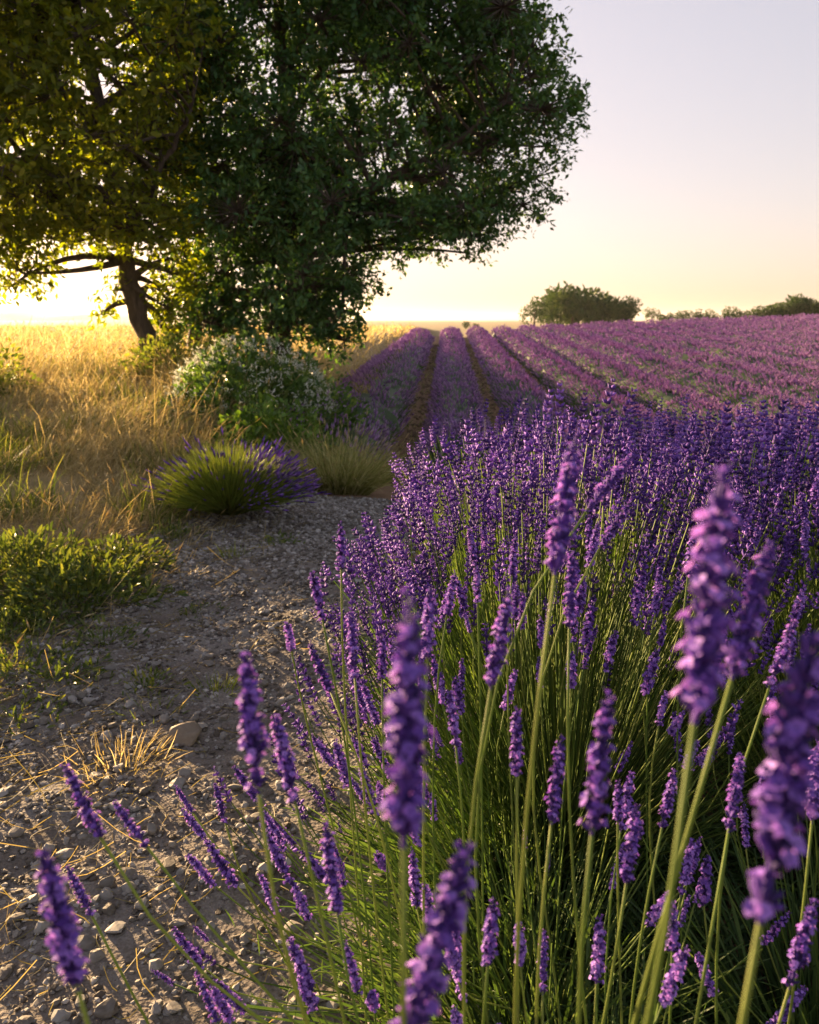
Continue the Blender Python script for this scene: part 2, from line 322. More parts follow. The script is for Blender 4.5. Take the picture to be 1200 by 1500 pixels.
def lav_head(rng, L=.085, whorls=8, florets=8, fine=True):
    mb = MB(); gap = rng.random() < .75
    zs = np.linspace(.16 if gap else 0, .97, whorls-1 if gap else whorls)**1.0
    if gap: zs = np.concatenate([[0], zs+.03])
    zs = np.clip(zs, 0, .98); S = 5 if fine else 3
    prof = np.interp(zs, [0, .2, .5, .8, 1], [.85, 1.0, 1.0, .8, .45])
    tubes(mb, np.array([[[0, 0, -.005], [0, 0, L*.5], [0, 0, L*.98]]]), np.array([[.0013, .0011, .0006]]), 5 if fine else 3, .25)
    for z, pr in zip(zs, prof):
        nf = florets if pr > .6 else max(4, florets-3)
        layers = 2 if fine else 1
        for ly in range(layers):
            az = np.arange(nf)*2*np.pi/nf+rng.random()*6+rng.normal(0, .18, nf)
            el = rng.normal(.78+.3*ly if fine else .75, .2, nf)
            d = np.stack([np.cos(az)*np.cos(el), np.sin(az)*np.cos(el), np.sin(el)], -1)
            p = np.stack([np.cos(az)*.0008, np.sin(az)*.0008, np.full(nf, z*L+ly*.0018)+rng.normal(0, .0016 if fine else .0008, nf)], -1)
            ln = .0088*pr*rng.uniform(.7, 1.2, nf)*(1 if fine else 1.25)
            if fine:
                k = np.array([0, .35, .8, 1.0]); rr = np.array([.5, 1.0, .92, .35])*.00150
                tubes(mb, p[:, None]+d[:, None]*(k[None, :, None]*ln[:, None, None]), np.outer(pr*rng.uniform(.85, 1.1, nf), rr), S, rng.uniform(.02, .55, nf))
                sel = rng.random(nf) < (.62 if z < .8 else .3)
                for q in np.where(sel)[0]:
                    Fm = spin(frames(d[q:q+1]), np.array([rng.random()*6]))[0]; tip = p[q]+d[q]*ln[q]*.95; vv = rng.uniform(.6, 1)
                    for a in np.arange(5)*1.2566+rng.normal(0, .15, 5):
                        o = np.array([math.cos(a), math.sin(a), 0]); sd = np.array([-o[1], o[0], 0]); pl = .0037*pr*rng.uniform(.8, 1.15)
                        loc = np.array([sd*.0004, o*pl*.55+sd*.0017+[0, 0, .0013], o*pl+[0, 0, .0009+rng.normal(0, .0006)], o*pl*.55-sd*.0017+[0, 0, .0013]])
                        mb.add(loc@Fm.T+tip, np.array([[0, 1, 2, 3]]), vv)
            else:
                k = np.array([0, .55, 1.0]); rr = np.array([.3, 1.0, .3])*.0032
                tubes(mb, p[:, None]+d[:, None]*(k[None, :, None]*ln[:, None, None]), np.outer(pr*rng.uniform(.85, 1.15, nf), rr), 3, np.where(rng.random(nf) < .3, rng.uniform(.6, .95, nf), rng.uniform(.15, .5, nf)), cap=False)
    return mb
FINE = [lav_head(R, .085, int(R.integers(10, 13)), 7, True) for _ in range(9)]
FINE_ME = [h.mesh('flower_head', M['lav']) for h in FINE]
MIDT = [lav_head(R, .07, 6, 4, False).data() for _ in range(6)]
def low_head(rng):                         # a spike seen from two metres: pointed florets in whorls
    mb = MB()
    for z, pr in zip((0, .24, .43, .62, .80), (.85, 1.05, 1.0, .9, .65)):
        az = np.arange(3)*2.094+rng.random()*6+rng.normal(0, .2, 3); el = rng.normal(.8, .15, 3)
        d = np.stack([np.cos(az)*np.cos(el), np.sin(az)*np.cos(el), np.sin(el)], -1); k = len(d)
        scatter(mb, DIA, frames(d), np.stack([np.zeros(k), np.zeros(k), np.full(k, z*.07)], -1), np.stack([np.full(k, .0085*pr), np.full(k, .0085*pr), np.full(k, .0155*pr)], -1), np.where(rng.random(k) < .3, rng.uniform(.1, .4, k), rng.uniform(-.35, .0, k)))
    return mb.data()
DIA = (np.array([[0, 0, 0], [.5, 0, .45], [-.25, .43, .45], [-.25, -.43, .45], [0, 0, 1]], float), [np.array([[0, 2, 1], [0, 3, 2], [0, 1, 3], [1, 2, 4], [2, 3, 4], [3, 1, 4]])], np.full(5, .5))
LOWT = [low_head(R) for _ in range(5)]

# ------------------------------------------------------------------ foreground lavender
def stem_curves(root, tip, axis, k=7):     # Bezier from the root to the head base, arriving along the head's axis
    L = np.linalg.norm(tip-root, axis=1)[:, None]; t = np.linspace(0, 1, k)[None, :, None]
    c1 = root+nrm(.55*nrm(tip-root)+np.array([0, 0, .45]))*L*.35; c2 = tip-axis*L*.35
    a, b, c, d = root[:, None], c1[:, None], c2[:, None], tip[:, None]
    return a*(1-t)**3+3*b*t*(1-t)**2+3*c*t*t*(1-t)+d*t**3

ALL_STEMS = []
def lavender_plant(cx, cy, n, H, spread, label, group, singles=0, lean=(0, 0), low=0, leaf_n=420, gap=None):
    base = np.array([cx, cy, float(zf(cx, cy))-.01])
    t = thing('lavender_plant', base, label, 'lavender', group)
    az = R.random(n)*2*np.pi; q = np.sqrt(R.random(n))
    th = q*spread*R.uniform(.85, 1.12, n)
    d = nrm(np.stack([np.cos(az)*np.sin(th)+lean[0], np.sin(az)*np.sin(th)+lean[1], np.cos(th)], -1))
    L = H*R.uniform(.80, 1.08, n)*(1-.10*q)
    root = base+np.stack([np.cos(az)*q*.10, np.sin(az)*q*.10, R.uniform(.02, .10, n)], -1)
    tip = root+d*L[:, None]-np.array([0, 0, 1.0])*(L*.16*q**2)[:, None]
    axis = nrm(d*.8+np.array([.10, 0, .35])+R.normal(0, .12, (n, 3)))
    ok = np.ones(n, bool)
    bare = np.zeros(n, bool)
    if gap is not None:
        ok, bare = gap(tip)
        tip = np.where(bare[:, None], root+(tip-root)*R.uniform(.5, .95, (n, 1)), tip); bare = bare[ok]
    root, tip, axis = root[ok], tip[ok], axis[ok]; n = len(root)
    C = stem_curves(root, tip, axis)
    px, py, dep = project(tip); dist = np.linalg.norm(tip-CAM, axis=1)
    inside = (px > -20) & (px < 1220) & (py > 300) & (py < 1560) & (dep > .15)
    order = np.argsort(np.where(inside, dist, 99)); order = order[:singles]; order = order[inside[order]]
    order = order[~bare[order]]; single = np.zeros(n, bool); single[order] = True
    hs = R.uniform(.72, 1.15, n)*np.where(R.random(n) < .12, .6, 1)
    for i in order:
        mb = MB(); tubes(mb, C[i:i+1], np.linspace(.0013, .0010, 7)[None], 5, np.array([R.uniform(.35, .95)]))
        s = part(mb, 'flower_stem', M['stalk'], t, base)
        hd = link('flower_head', FINE_ME[int(R.integers(len(FINE_ME)))], s, tuple(tip[i]-base))
        set_axis(hd, axis[i], hs[i]*.85*.92)
    r = ~single
    fr = r & (dist > 1.9); nr = r & ~fr; mb = MB()
    if nr.any(): tubes(mb, C[nr][:, [0, 2, 4, 5, 6]], np.linspace(.0015, .0011, 5)[None], 3, R.uniform(.05, .8, nr.sum()), cap=False)
    if fr.any(): ribbons(mb, C[fr][:, [0, 2, 4, 6]], np.linspace(.003, .0022, 4)[None], R.normal(0, 1, (fr.sum(), 3)), R.uniform(.05, .8, fr.sum()))
    part(mb, 'stalks', M['stalk'], t, base, kind='stuff')
    mb = MB(); far = dist > 1.9; which = R.integers(0, 5, n); sc = hs*np.where(far, 1.25, 1.0)*R.uniform(.85, 1.05, n)
    for w in range(5):
        for sel, tp in ((r & ~bare & far & (which == w), LOWT[w]), (r & ~bare & ~far & (which == w), MIDT[w])):
            if sel.any(): scatter(mb, tp, spin(frames(axis[sel]), R.random(sel.sum())*6), tip[sel], sc[sel], R.normal(0, .15, sel.sum()))
    part(mb, 'flower_heads', M['lav'], t, base, kind='stuff')
    # basal foliage: narrow upright leaves and leafy shoots
    m = leaf_n; az = R.random(m)*2*np.pi; q = np.sqrt(R.random(m)); th = q*1.15
    d = nrm(np.stack([np.cos(az)*np.sin(th), np.sin(az)*np.sin(th), np.cos(th)], -1)+R.normal(0, .15, (m, 3)))
    p0 = base+np.stack([np.cos(az)*q*.16, np.sin(az)*q*.16, np.full(m, .0)], -1)
    mb = MB(); P = curve_pts(p0, d, R.uniform(.16, .40, m), .12, 4, R, .05)
    ribbons(mb, P, np.array([[.004, .005, .0045, .001]]), np.cross(d, R.normal(0, 1, (m, 3))), R.uniform(.05, .95, m))
    j = R.integers(0, m, m*2); s = R.uniform(.25, .95, m*2)
    pp = P[j, 0]+(P[j, 3]-P[j, 0])*s[:, None]
    scatter(mb, NARROW, leaf_frames(d[j]+R.normal(0, .6, (m*2, 3)), R), pp, np.stack([R.uniform(.025, .05, m*2), np.full(m*2, .014), np.full(m*2, .02)], -1), R.uniform(-.4, .4, m*2))
    part(mb, 'foliage', M['lavleaf'], t, base, kind='stuff')
    return t, base
from mathutils import Matrix, Vector
def set_axis(o, axis, s):
    Fm = spin(frames(np.asarray(axis)[None]), np.array([R.random()*6]))[0]
    m = Matrix([[*(Fm[i]*s), float(o.location[i])] for i in range(3)]+[[0, 0, 0, 1]]); o.matrix_basis = m

mound = 'lavender plants massed in the foreground bed'
def bed(t):                                # spikes stand in the canopy; low stems facing out of the bed mostly carry none
    n = len(t); low = t[:, 2] < .60+.05*R.normal(0, 1, n)
    return np.ones(n, bool), low & (t[:, 0] > .08) & (R.random(n) < .965)
spots = []
for Yp in (1.42, 1.88, 2.36, 2.84, 3.3):
    for j in range(5):
        Xp = .36+.50*j+R.normal(0, .05)+.03*(Yp-1.4)
        if Xp > .62*Yp+.9: continue
        spots.append((Xp, Yp+R.normal(0, .06), j))
for i, (Xp, Yp, j) in enumerate(spots):
    edge = j == 0
    lab = 'full blooming lavender plant at the gravel path edge of the bed' if edge else 'blooming lavender plant inside the dense purple bed beside the path'
    lavender_plant(Xp, Yp, 540 if Yp > 1.7 else 640, .78 if Yp < 1.7 else (.75 if Yp < 2.2 else (.69 if Yp < 2.7 else .64)), .60, lab, mound+(' at the path edge' if edge else ''), singles=40 if Yp < 1.7 else 8, lean=(.05, 0), leaf_n=260 if Yp > 1.7 else 620, gap=bed)
for Xp, Yp, nn, hh in ((.19, 1.40, 210, .54), (.20, 1.92, 200, .56), (.24, 2.5, 190, .54)):
    lavender_plant(Xp, Yp, nn, hh, .72, 'lower lavender plant at the bed rim, its spikes leaning out over the gravel', 'low lavender plants along the bed rim', singles=45 if Yp < 1.7 else 10, lean=(-.10, -.03), leaf_n=360, gap=bed)
# low plant whose stems fan out over the path
lavender_plant(.18, 1.05, 110, .56, .92, 'low sprawling lavender whose stems splay over the gravel path', None, singles=60, lean=(-.30, -.02), leaf_n=700, gap=bed)
lavender_plant(.62, .98, 60, .55, .55, 'sparse green lavender with few short spikes below the tall stems', None, singles=40, leaf_n=900)
heroP, heroB = lavender_plant(.22, .72, 26, .48, .7, 'tall lavender whose large spikes rise in front of the bed', None, singles=26, leaf_n=500)

# the large single spikes: head base px, head tip px, head length (m), lean of the stalk foot in px at the frame's bottom
HERO = [(1020, 1040, 1060, 690, .092, -90), (1075, 985, 1132, 785, .075, -90), (1118, 1330, 1185, 940, .098, -45), (585, 1560, 680, 1258, .088, -60),
        (592, 1222, 600, 890, .088, 30), (868, 1212, 890, 1022, .072, 10), (378, 1152, 358, 962, .075, 90), (432, 1172, 404, 1050, .065, 60),
        (112, 1440, 62, 1242, .072, 80), (146, 1225, 96, 1122, .062, 330), (215, 1240, 168, 1176, .05, 200), (134, 1340, 100, 1272, .05, 90),
        (494, 1335, 478, 1215, .065, 60), (318, 1496, 290, 1430, .05, 40), (715, 1412, 724, 1305, .06, -10), (720, 1002, 746, 866, .07, -10),
        (700, 882, 698, 815, .055, 0), (834, 915, 838, 812, .066, 20), (814, 832, 842, 640, .085, -30), (862, 745, 932, 662, .07, -60),
        (500, 832, 500, 758, .06, 20), (472, 905, 456, 830, .06, 40), (427, 952, 416, 888, .055, 60), (484, 1012, 452, 940, .06, 60),
        (520, 992, 514, 900, .065, 30), (626, 962, 630, 858, .066, 0), (560, 992, 560, 920, .056, 10), (668, 1092, 658, 1008, .06, 0),
        (757, 1135, 757, 1035, .062, 0), (808, 1202, 822, 1085, .066, -10), (905, 1202, 906, 1132, .05, 0), (918, 1292, 934, 1180, .066, -40),
        (970, 1212, 988, 1130, .056, -30), (1068, 1214, 1086, 1108, .062, -50), (1158, 1442, 1192, 1318, .07, -60), (1128, 1004, 1164, 912, .064, -40),
        (965, 1062, 978, 1004, .052, -10), (795, 1452, 796, 1374, .055, 0), (985, 1392, 985, 1300, .06, -20), (960, 884, 968, 824, .06, -20),
        (940, 880, 942, 828, .056, -10), (1008, 842, 1018, 772, .062, -20), (750, 842, 756, 778, .058, 0), (1190, 1200, 1200, 1090, .07, -40),
        (655, 900, 668, 830, .058, -6), (880, 800, 925, 735, .062, -30), (330, 1205, 316, 1150, .05, 60), (282, 1190, 256, 1150, .045, 90)]
for bx, by, tx, ty, hl, foot in HERO:
    lpx = math.hypot(tx-bx, ty-by); dep = hl*FPX/lpx
    b0 = unproj(bx, by, dep); t0 = unproj(tx, ty, dep*(1+R.normal(0, .03))); ax = nrm(t0-b0)
    # foot of the stalk: on the way down the stalk passes the frame's bottom near x = bx + foot
    rz = .06; dd = max(dep*1.25, .78)
    fx = bx+foot*2.2; rp = unproj(fx, 1500+R.uniform(250, 420), dd); rp[2] = max(rp[2], rz); 
    rp[1] = np.clip(rp[1], .42, 1.25)
    C = stem_curves(rp[None], b0[None], ax[None], 10)
    mb = MB(); tubes(mb, C, np.linspace(.0016, .0012, 10)[None], 7, np.array([R.uniform(.5, .95)]))
    s = part(mb, 'flower_stem', M['stalk'], heroP, heroB)
    hd = link('flower_head', FINE_ME[int(R.integers(len(FINE_ME)))], s, tuple(b0-heroB)); set_axis(hd, ax, hl/.085)

# ------------------------------------------------------------------ lavender rows of the field
SPC = 1.28
DIA = (np.array([[0, 0, 0], [.5, 0, .45], [-.25, .43, .45], [-.25, -.43, .45], [0, 0, 1]], float), [np.array([[0, 2, 1], [0, 3, 2], [0, 1, 3], [1, 2, 4], [2, 3, 4], [3, 1, 4]])], np.full(5, .5))
def row_x(k, Y): return -1.12+SPC*k+.046*Y
ROWLAB = {0: 'lavender row next to the straw verge, outermost of the field', 1: 'second lavender row from the straw verge', 2: 'third lavender row from the straw verge', 3: 'fourth lavender row from the straw verge', 4: 'fifth lavender row from the straw verge'}
for k in range(0, 24):
    yend = 43.5+.12*k+R.normal(0, .5) if k > 0 else 38
    y0 = max(6.2 if k > 1 else 7.2, (row_x(k, 0)-2.2)/.46)
    if y0 > yend-2: continue
    Yc = np.concatenate([np.arange(y0, min(22, yend), .22), np.arange(max(22, y0), yend, .5)]) if y0 < 22 else np.arange(y0, yend, .5)
    n = len(Yc); hgt = (.39+.075*wob(Yc, Yc*0+k*3, .30, k))*(.55+.45*sm(0, .8, Yc-y0))*(.6+.4*sm(0, .8, yend-Yc)); wid = .335+.05*wob(Yc, Yc*0+k*5, .3, k+7)+(.17 if k > 4 else .04)
    t = thing('lavender_row', (row_x(k, y0), y0, zf(row_x(k, y0), y0)), ROWLAB.get(k, 'long lavender row running over the rising field beyond the fifth row'), 'lavender row', 'lavender rows of the field')
    org = np.array(t.location)
    a = np.linspace(0, np.pi, 9); prof = np.stack([-np.cos(a), np.sin(a)**.8], -1)
    Xc = row_x(k, Yc); Zc = zf(Xc, Yc)
    jit = 1+.12*R.normal(0, 1, (n, 9))
    V = np.stack([Xc[:, None]+wid[:, None]*prof[None, :, 0]*jit, np.repeat(Yc[:, None], 9, 1), Zc[:, None]-.02+hgt[:, None]*prof[None, :, 1]*jit], -1)
    i = np.arange(n*9).reshape(n, 9); mb = MB()
    mb.add(V.reshape(-1, 3), np.stack([i[:-1, :-1], i[:-1, 1:], i[1:, 1:], i[1:, :-1]], -1).reshape(-1, 4), R.uniform(.0, .35, n*9))
    # leafy green shoots on the flanks
    ng = int((110 if k < 6 else 25)*(min(yend, 24)-y0)) if y0 < 24 else 0
    if ng > 0:
        Y = R.uniform(y0-.2, min(yend, 24), ng); s = R.choice([-1, 1], ng)*R.uniform(.3, 1.05, ng); X = row_x(k, Y)+.32*s
        d = nrm(np.stack([s*.7, -.2+R.normal(0, .3, ng), np.full(ng, .9)], -1))
        P = curve_pts(np.stack([X, Y, zf(X, Y)+.12*R.random(ng)], -1), d, R.uniform(.18, .42, ng), .1, 3, R, .1)
        ribbons(mb, P, np.array([[.012, .012, .003]]), np.cross(d, R.normal(0, 1, (ng, 3))), R.uniform(.3, 1, ng))
    part(mb, 'foliage', M['lavleaf'], t, org, kind='stuff')
    mb = MB()
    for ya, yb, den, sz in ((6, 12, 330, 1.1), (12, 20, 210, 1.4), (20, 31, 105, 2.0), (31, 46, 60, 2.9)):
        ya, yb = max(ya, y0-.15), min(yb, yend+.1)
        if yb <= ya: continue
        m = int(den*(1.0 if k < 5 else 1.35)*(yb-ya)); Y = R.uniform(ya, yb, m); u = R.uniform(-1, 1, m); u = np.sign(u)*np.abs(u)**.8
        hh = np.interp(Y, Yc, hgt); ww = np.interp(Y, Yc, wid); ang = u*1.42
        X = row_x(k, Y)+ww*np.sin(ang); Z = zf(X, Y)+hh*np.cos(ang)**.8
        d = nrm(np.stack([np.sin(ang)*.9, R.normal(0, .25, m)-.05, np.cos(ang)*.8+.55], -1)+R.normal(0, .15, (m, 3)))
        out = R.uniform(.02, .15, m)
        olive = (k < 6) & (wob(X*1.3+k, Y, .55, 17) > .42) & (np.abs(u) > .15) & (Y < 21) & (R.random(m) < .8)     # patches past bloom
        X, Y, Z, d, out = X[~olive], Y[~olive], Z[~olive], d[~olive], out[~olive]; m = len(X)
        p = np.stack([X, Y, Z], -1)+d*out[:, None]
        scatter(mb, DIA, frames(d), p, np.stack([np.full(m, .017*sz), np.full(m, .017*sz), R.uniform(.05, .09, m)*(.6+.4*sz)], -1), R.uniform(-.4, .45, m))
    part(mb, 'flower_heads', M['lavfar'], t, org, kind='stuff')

# ------------------------------------------------------------------ grass helpers
def blades(mb, X, Y, h, w, lean, var, k=4, curl=.35, z0=None):
    n = len(X); z = zf(X, Y)-.01 if z0 is None else z0
    az = R.random(n)*2*np.pi
    d = nrm(np.stack([np.cos(az)*.38+lean[0]+R.normal(0, .15, n), np.sin(az)*.38+lean[1]+R.normal(0, .15, n), np.full(n, 1.0)], -1))
    P = curve_pts(np.stack([X, Y, z], -1), d, h, curl*R.uniform(.2, 1.2, n), k, R, .12)
    tap = np.linspace(1, .12, k)**.8
    ribbons(mb, P, np.asarray(w).reshape(-1, 1)*tap[None], np.cross(d, R.normal(0, 1, (n, 3))), var)
    return P
def in_view(X, Y, mar=1.0): return np.abs(X) < .52*Y+mar
# golden grass of the bank (uncountable)
def bank_grass():
    mb = MB()
    for ya, yb, n, h, w in ((1.7, 5, 12000, .11, .0034), (3.6, 6, 14000, .22, .0036), (5.5, 9.5, 20000, .30, .0046), (9, 16, 10000, .33, .009), (16, 34, 7500, .34, .020), (34, 64, 5500, .32, .045)):
        Y = R.uniform(ya, yb, n*2); X = edge_x(Y)+.35-R.random(n*2)**1.0*np.minimum(.56*Y+2, 42)
        pat = wob(X, Y, .45, 11)+.6*wob(X, Y, 1.3, 5)
        ok = in_view(X, Y) & (pat+R.normal(0, .3, n*2) > -.25)
        ok &= (on_path(X, Y) > 1.0+.3*R.random(n*2)) | (Y > 5.6) | ((ya < 3) & (X < path_cx(Y)-.3*path_hw(Y)) & (R.random(n*2) < .5))
        X, Y, pat = X[ok][:n], Y[ok][:n], pat[ok][:n]; hh = h*np.exp(R.normal(-.15, .38, len(X)))*(.85+.5*pat)
        lx = .30+.55*wob(X, Y, 1.1, 8); ly = -.1+.45*wob(X, Y, .9, 14)
        P = blades(mb, X, Y, np.clip(hh, .05, .7), w*R.uniform(.7, 1.4, len(X)), (lx, ly), np.clip(R.normal(.5+.15*pat, .2, len(X)), 0, 1), 4 if ya < 10 else 3, .6)
        s = R.random(len(X)) < (.14 if ya < 12 else .1)
        tip, ax = P[s, -1], nrm(P[s, -1]-P[s, -2]); m = s.sum()
        scatter(mb, DIA, frames(ax), tip-ax*.02, np.stack([np.full(m, .008*max(1, w/.006)), np.full(m, .008*max(1, w/.006)), R.uniform(.05, .09, m)], -1), R.uniform(.1, .45, m))
    link('dry_grass', mb.mesh('dry_grass', M['straw']), kind='stuff', label='tall golden dry grass covering the bank left of the path', category='grass')
    mb = MB()
    for n, ya, yr, h in ((26000, 1.5, 4.6, .13), (30000, 4.2, 6.5, .30)):
        Y = ya+R.random(n)**1.1*yr; X = edge_x(Y)+.15-R.random(n)*(.5*Y+1.2)
        ok = in_view(X, Y, .5) & (wob(X, Y, .38, 21)+.5*wob(X, Y, 1.2, 9)+R.normal(0, .18, n) > .0) & ((on_path(X, Y) > 1.0+.2*R.random(n)) | ((X < path_cx(Y)-.2*path_hw(Y)) & (R.random(n) < .6))); X, Y = X[ok], Y[ok]
        blades(mb, X, Y, h*R.uniform(.4, 1.2, len(X)), R.uniform(.004, .008, len(X)), (.15, -.1), R.random(len(X)), 4, .5)
    link('green_grass', mb.mesh('green_grass', M['grass']), kind='stuff', label='short green grass growing through the dry bank grass', category='grass')
bank_grass()

def straw_litter():
    mb = MB(); n = 7000; Y = 1.0+R.random(n)**1.1*5.2; X = path_cx(Y)-.35+R.normal(0, .5, n)*path_hw(Y)*1.1-.25*sm(1, 3, Y)
    az = R.random(n)*np.pi*2; d = nrm(np.stack([np.cos(az), np.sin(az), R.normal(.12, .16, n)], -1))
    L = R.uniform(.02, .10, n); P = curve_pts(np.stack([X, Y, zf(X, Y)+.012], -1), d, L, .1, 4, R, .45)
    P[:, :, 2] = np.maximum(P[:, :, 2], zf(P[:, :, 0], P[:, :, 1])+.008+.01*R.random((n, 1)))
    ribbons(mb, P, np.full((1, 4), .0017), np.cross(d, R.normal(0, 1, (n, 3))+np.array([0, 0, .8])), np.clip(R.normal(.12, .18, n), 0, 1))
    link('straw_litter', mb.mesh('straw_litter', M['straw']), kind='stuff', label='dry stalks and straw scattered over the gravel path', category='straw')
straw_litter()

# ------------------------------------------------------------------ stones and gravel
def stone_tpl(rng, sub):
    V, F = ico(sub); s = np.array([1, rng.uniform(.65, .95), rng.uniform(.4, .65)])
    n = 1+.16*np.sin(V@rng.normal(0, 2.2, 3)+rng.random()*6)+.12*np.sin(V@rng.normal(0, 3.5, 3)+rng.random()*6)
    V = V*n[:, None]
    for _ in range(8):                      # chip flat facets
        d = nrm(rng.normal(0, 1, 3)); h = rng.uniform(.4, .75); e = np.maximum(V@d-h, 0); V = V-e[:, None]*d*.85
    return V*s*.5, [F], np.full(len(V), .3)
ST = [stone_tpl(R, 2) for _ in range(6)]; ST1 = [stone_tpl(R, 1) for _ in range(6)]; ST0 = [stone_tpl(R, 0) for _ in range(5)]
def rand_frames(n):
    M_ = frames(nrm(R.normal(0, .28, (n, 3))+np.array([0, 0, 1]))); return spin(M_, R.random(n)*6.28)
n = 42000; Y = .75+R.random(n)**1.35*4.9; u = R.normal(.12, .72, n); X = path_cx(Y)+u*path_hw(Y)
size = np.exp(R.normal(math.log(.0138), .48, n))*(.75+.12*Y); size = np.minimum(size, .05)
ok = (np.abs(u-.15) < 1.4) & in_view(X, Y, .15) & (wob(X, Y, .22, 31)+.6*wob(X, Y, .6, 3)+R.normal(0, .5, n) > -.85); X, Y, size = X[ok], Y[ok], size[ok]
appar = size/np.hypot(Y, CAM_H); order = np.argsort(-appar); big = order[:280]; small = order[280:]
stm = [MB().add(V, F[0], A).mesh('pebble', M['stone'], False) for V, F, A in ST1]
for i in big:
    s = size[i]; o = link('pebble', stm[int(R.integers(6))], None, (X[i], Y[i], float(zf(X[i], Y[i]))+.006+s*.12), label='small grey pebble lying loose on the gravel path', category='pebble', group='loose pebbles on the path')
    o.rotation_euler = (R.normal(0, .2), R.normal(0, .2), R.random()*6.28); o.scale = (s, s, s)
OCT = []
for _ in range(4):
    V = np.array([[1, 0, 0], [-1, 0, 0], [0, .85, 0], [0, -.85, 0], [0, 0, .6], [0, 0, -.6]])*.5*R.uniform(.75, 1.2, (6, 1))
    OCT.append((V, [np.array([[0, 2, 4], [2, 1, 4], [1, 3, 4], [3, 0, 4], [2, 0, 5], [1, 2, 5], [3, 1, 5], [0, 3, 5]])], np.full(6, .3)))
mb = MB(); tiny = small[len(small)//5:]; small = small[:len(small)//5]; w = R.integers(0, 4, len(tiny))
for q in range(4):
    j = tiny[w == q]; scatter(mb, OCT[q], rand_frames(len(j)), np.stack([X[j], Y[j], zf(X[j], Y[j])+.005+size[j]*.1], -1), size[j]*1.1, np.clip(R.normal(.1, .3, len(j)), -.4, .6))
w = R.integers(0, 5, len(small))
for q in range(5):
    j = small[w == q]; z = zf(X[j], Y[j])+.005+size[j]*.1
    scatter(mb, ST0[q], rand_frames(len(j)), np.stack([X[j], Y[j], z], -1), size[j], np.clip(R.normal(.1, .3, len(j)), -.4, .6))
link('gravel', mb.mesh('gravel', M['stone'], False), kind='stuff', label='loose grey and buff gravel covering the path', category='gravel')
for px, py, wpx, lab, q in ((268, 1084, 70, 'flat buff limestone half buried in the path, largest stone there', 0),
                            (75, 915, 42, 'pale buff stone at the foot of the leafy weeds', 2), (330, 1248, 46, 'rounded pale stone beneath the sprawling lavender spikes', 3), (60, 1470, 40, 'cracked grey stone among the pebbles of the sunlit path corner', 4)):
    p = ground_hit(px, py); dep = (p-CAM)@FWD; s = wpx*dep/FPX
    V, F, A = ST[q]; V = V*np.array([1, .8, .62])
    o = link('stone', MB().add(V, F[0], A).mesh('stone', M['buff'] if q != 4 else M['stone']), None, (p[0], p[1], p[2]+s*.08), label=lab, category='stone'); o.scale = (s,)*3; o.rotation_euler = (.1, -.1, .5+q)

# ------------------------------------------------------------------ tufts, weeds and bushes
def tuft(px, py, n, h, r, material, label, name='grass_tuft', cat='grass tuft', group=None, lean=(0.05, -.05), w=.004, seed=False):
    p = ground_hit(px, py); t = thing(name, p, label, cat, group)
    a = R.random(n)*6.28; q = np.sqrt(R.random(n))*r; X = p[0]+np.cos(a)*q; Y = p[1]+np.sin(a)*q; mb = MB()
    az = np.stack([np.cos(a), np.sin(a)], -1)*(q/r)[:, None]*.9
    d = nrm(np.stack([az[:, 0]+lean[0]+R.normal(0, .15, n), az[:, 1]+lean[1]+R.normal(0, .15, n), np.full(n, 1.1)], -1))
    P = curve_pts(np.stack([X, Y, zf(X, Y)-.01], -1), d, h*R.uniform(.5, 1.15, n), .4*R.uniform(.2, 1.2, n), 5, R, .12)
    ribbons(mb, P, w*R.uniform(.7, 1.3, n)[:, None]*np.array([[1, .9, .7, .45, .12]]), np.cross(d, R.normal(0, 1, (n, 3))), np.clip(R.normal(.5, .25, n), 0, 1))
    part(mb, 'blades', material, t, p, kind='stuff')
    if seed:
        s = R.random(n) < .15; m = s.sum(); ax = nrm(P[s, -1]-P[s, -2]); mb = MB()
        scatter(mb, DIA, frames(ax), P[s, -1]-ax*.02, np.stack([np.full(m, .008), np.full(m, .008), R.uniform(.05, .1, m)], -1), R.uniform(0, .4, m))
        part(mb, 'seed_heads', M['straw'], t, p, kind='stuff')
    return t
tuft(498, 720, 2400, .52, .20, M['tuft'], 'large arching straw grass tuft where the gravel path ends', seed=True, w=.006)
tuft(540, 705, 500, .34, .18, M['grass'], 'greenish grass tuft tucked against the big straw tuft', w=.006)
tuft(522, 580, 420, .40, .20, M['straw'], 'glowing yellow grass tuft beside the green shrub', w=.008)
tuft(318, 1018, 90, .085, .05, M['grass'], 'tiny yellow green grass tuft growing alone mid path')
tuft(170, 1128, 160, .10, .11, M['straw'], 'flattened straw tuft on the path near the buff limestone', w=.003)
tuft(345, 815, 60, .10, .05, M['grass'], 'sparse green tuft at the foot of the lone lavender bush')
tuft(225, 1045, 70, .07, .08, M['grass'], 'thin green tuft just behind the buff limestone')
tuft(288, 684, 260, .42, .16, M['straw'], 'thin straw tuft leaning over the lone lavender bush', lean=(.3, -.1), seed=True)

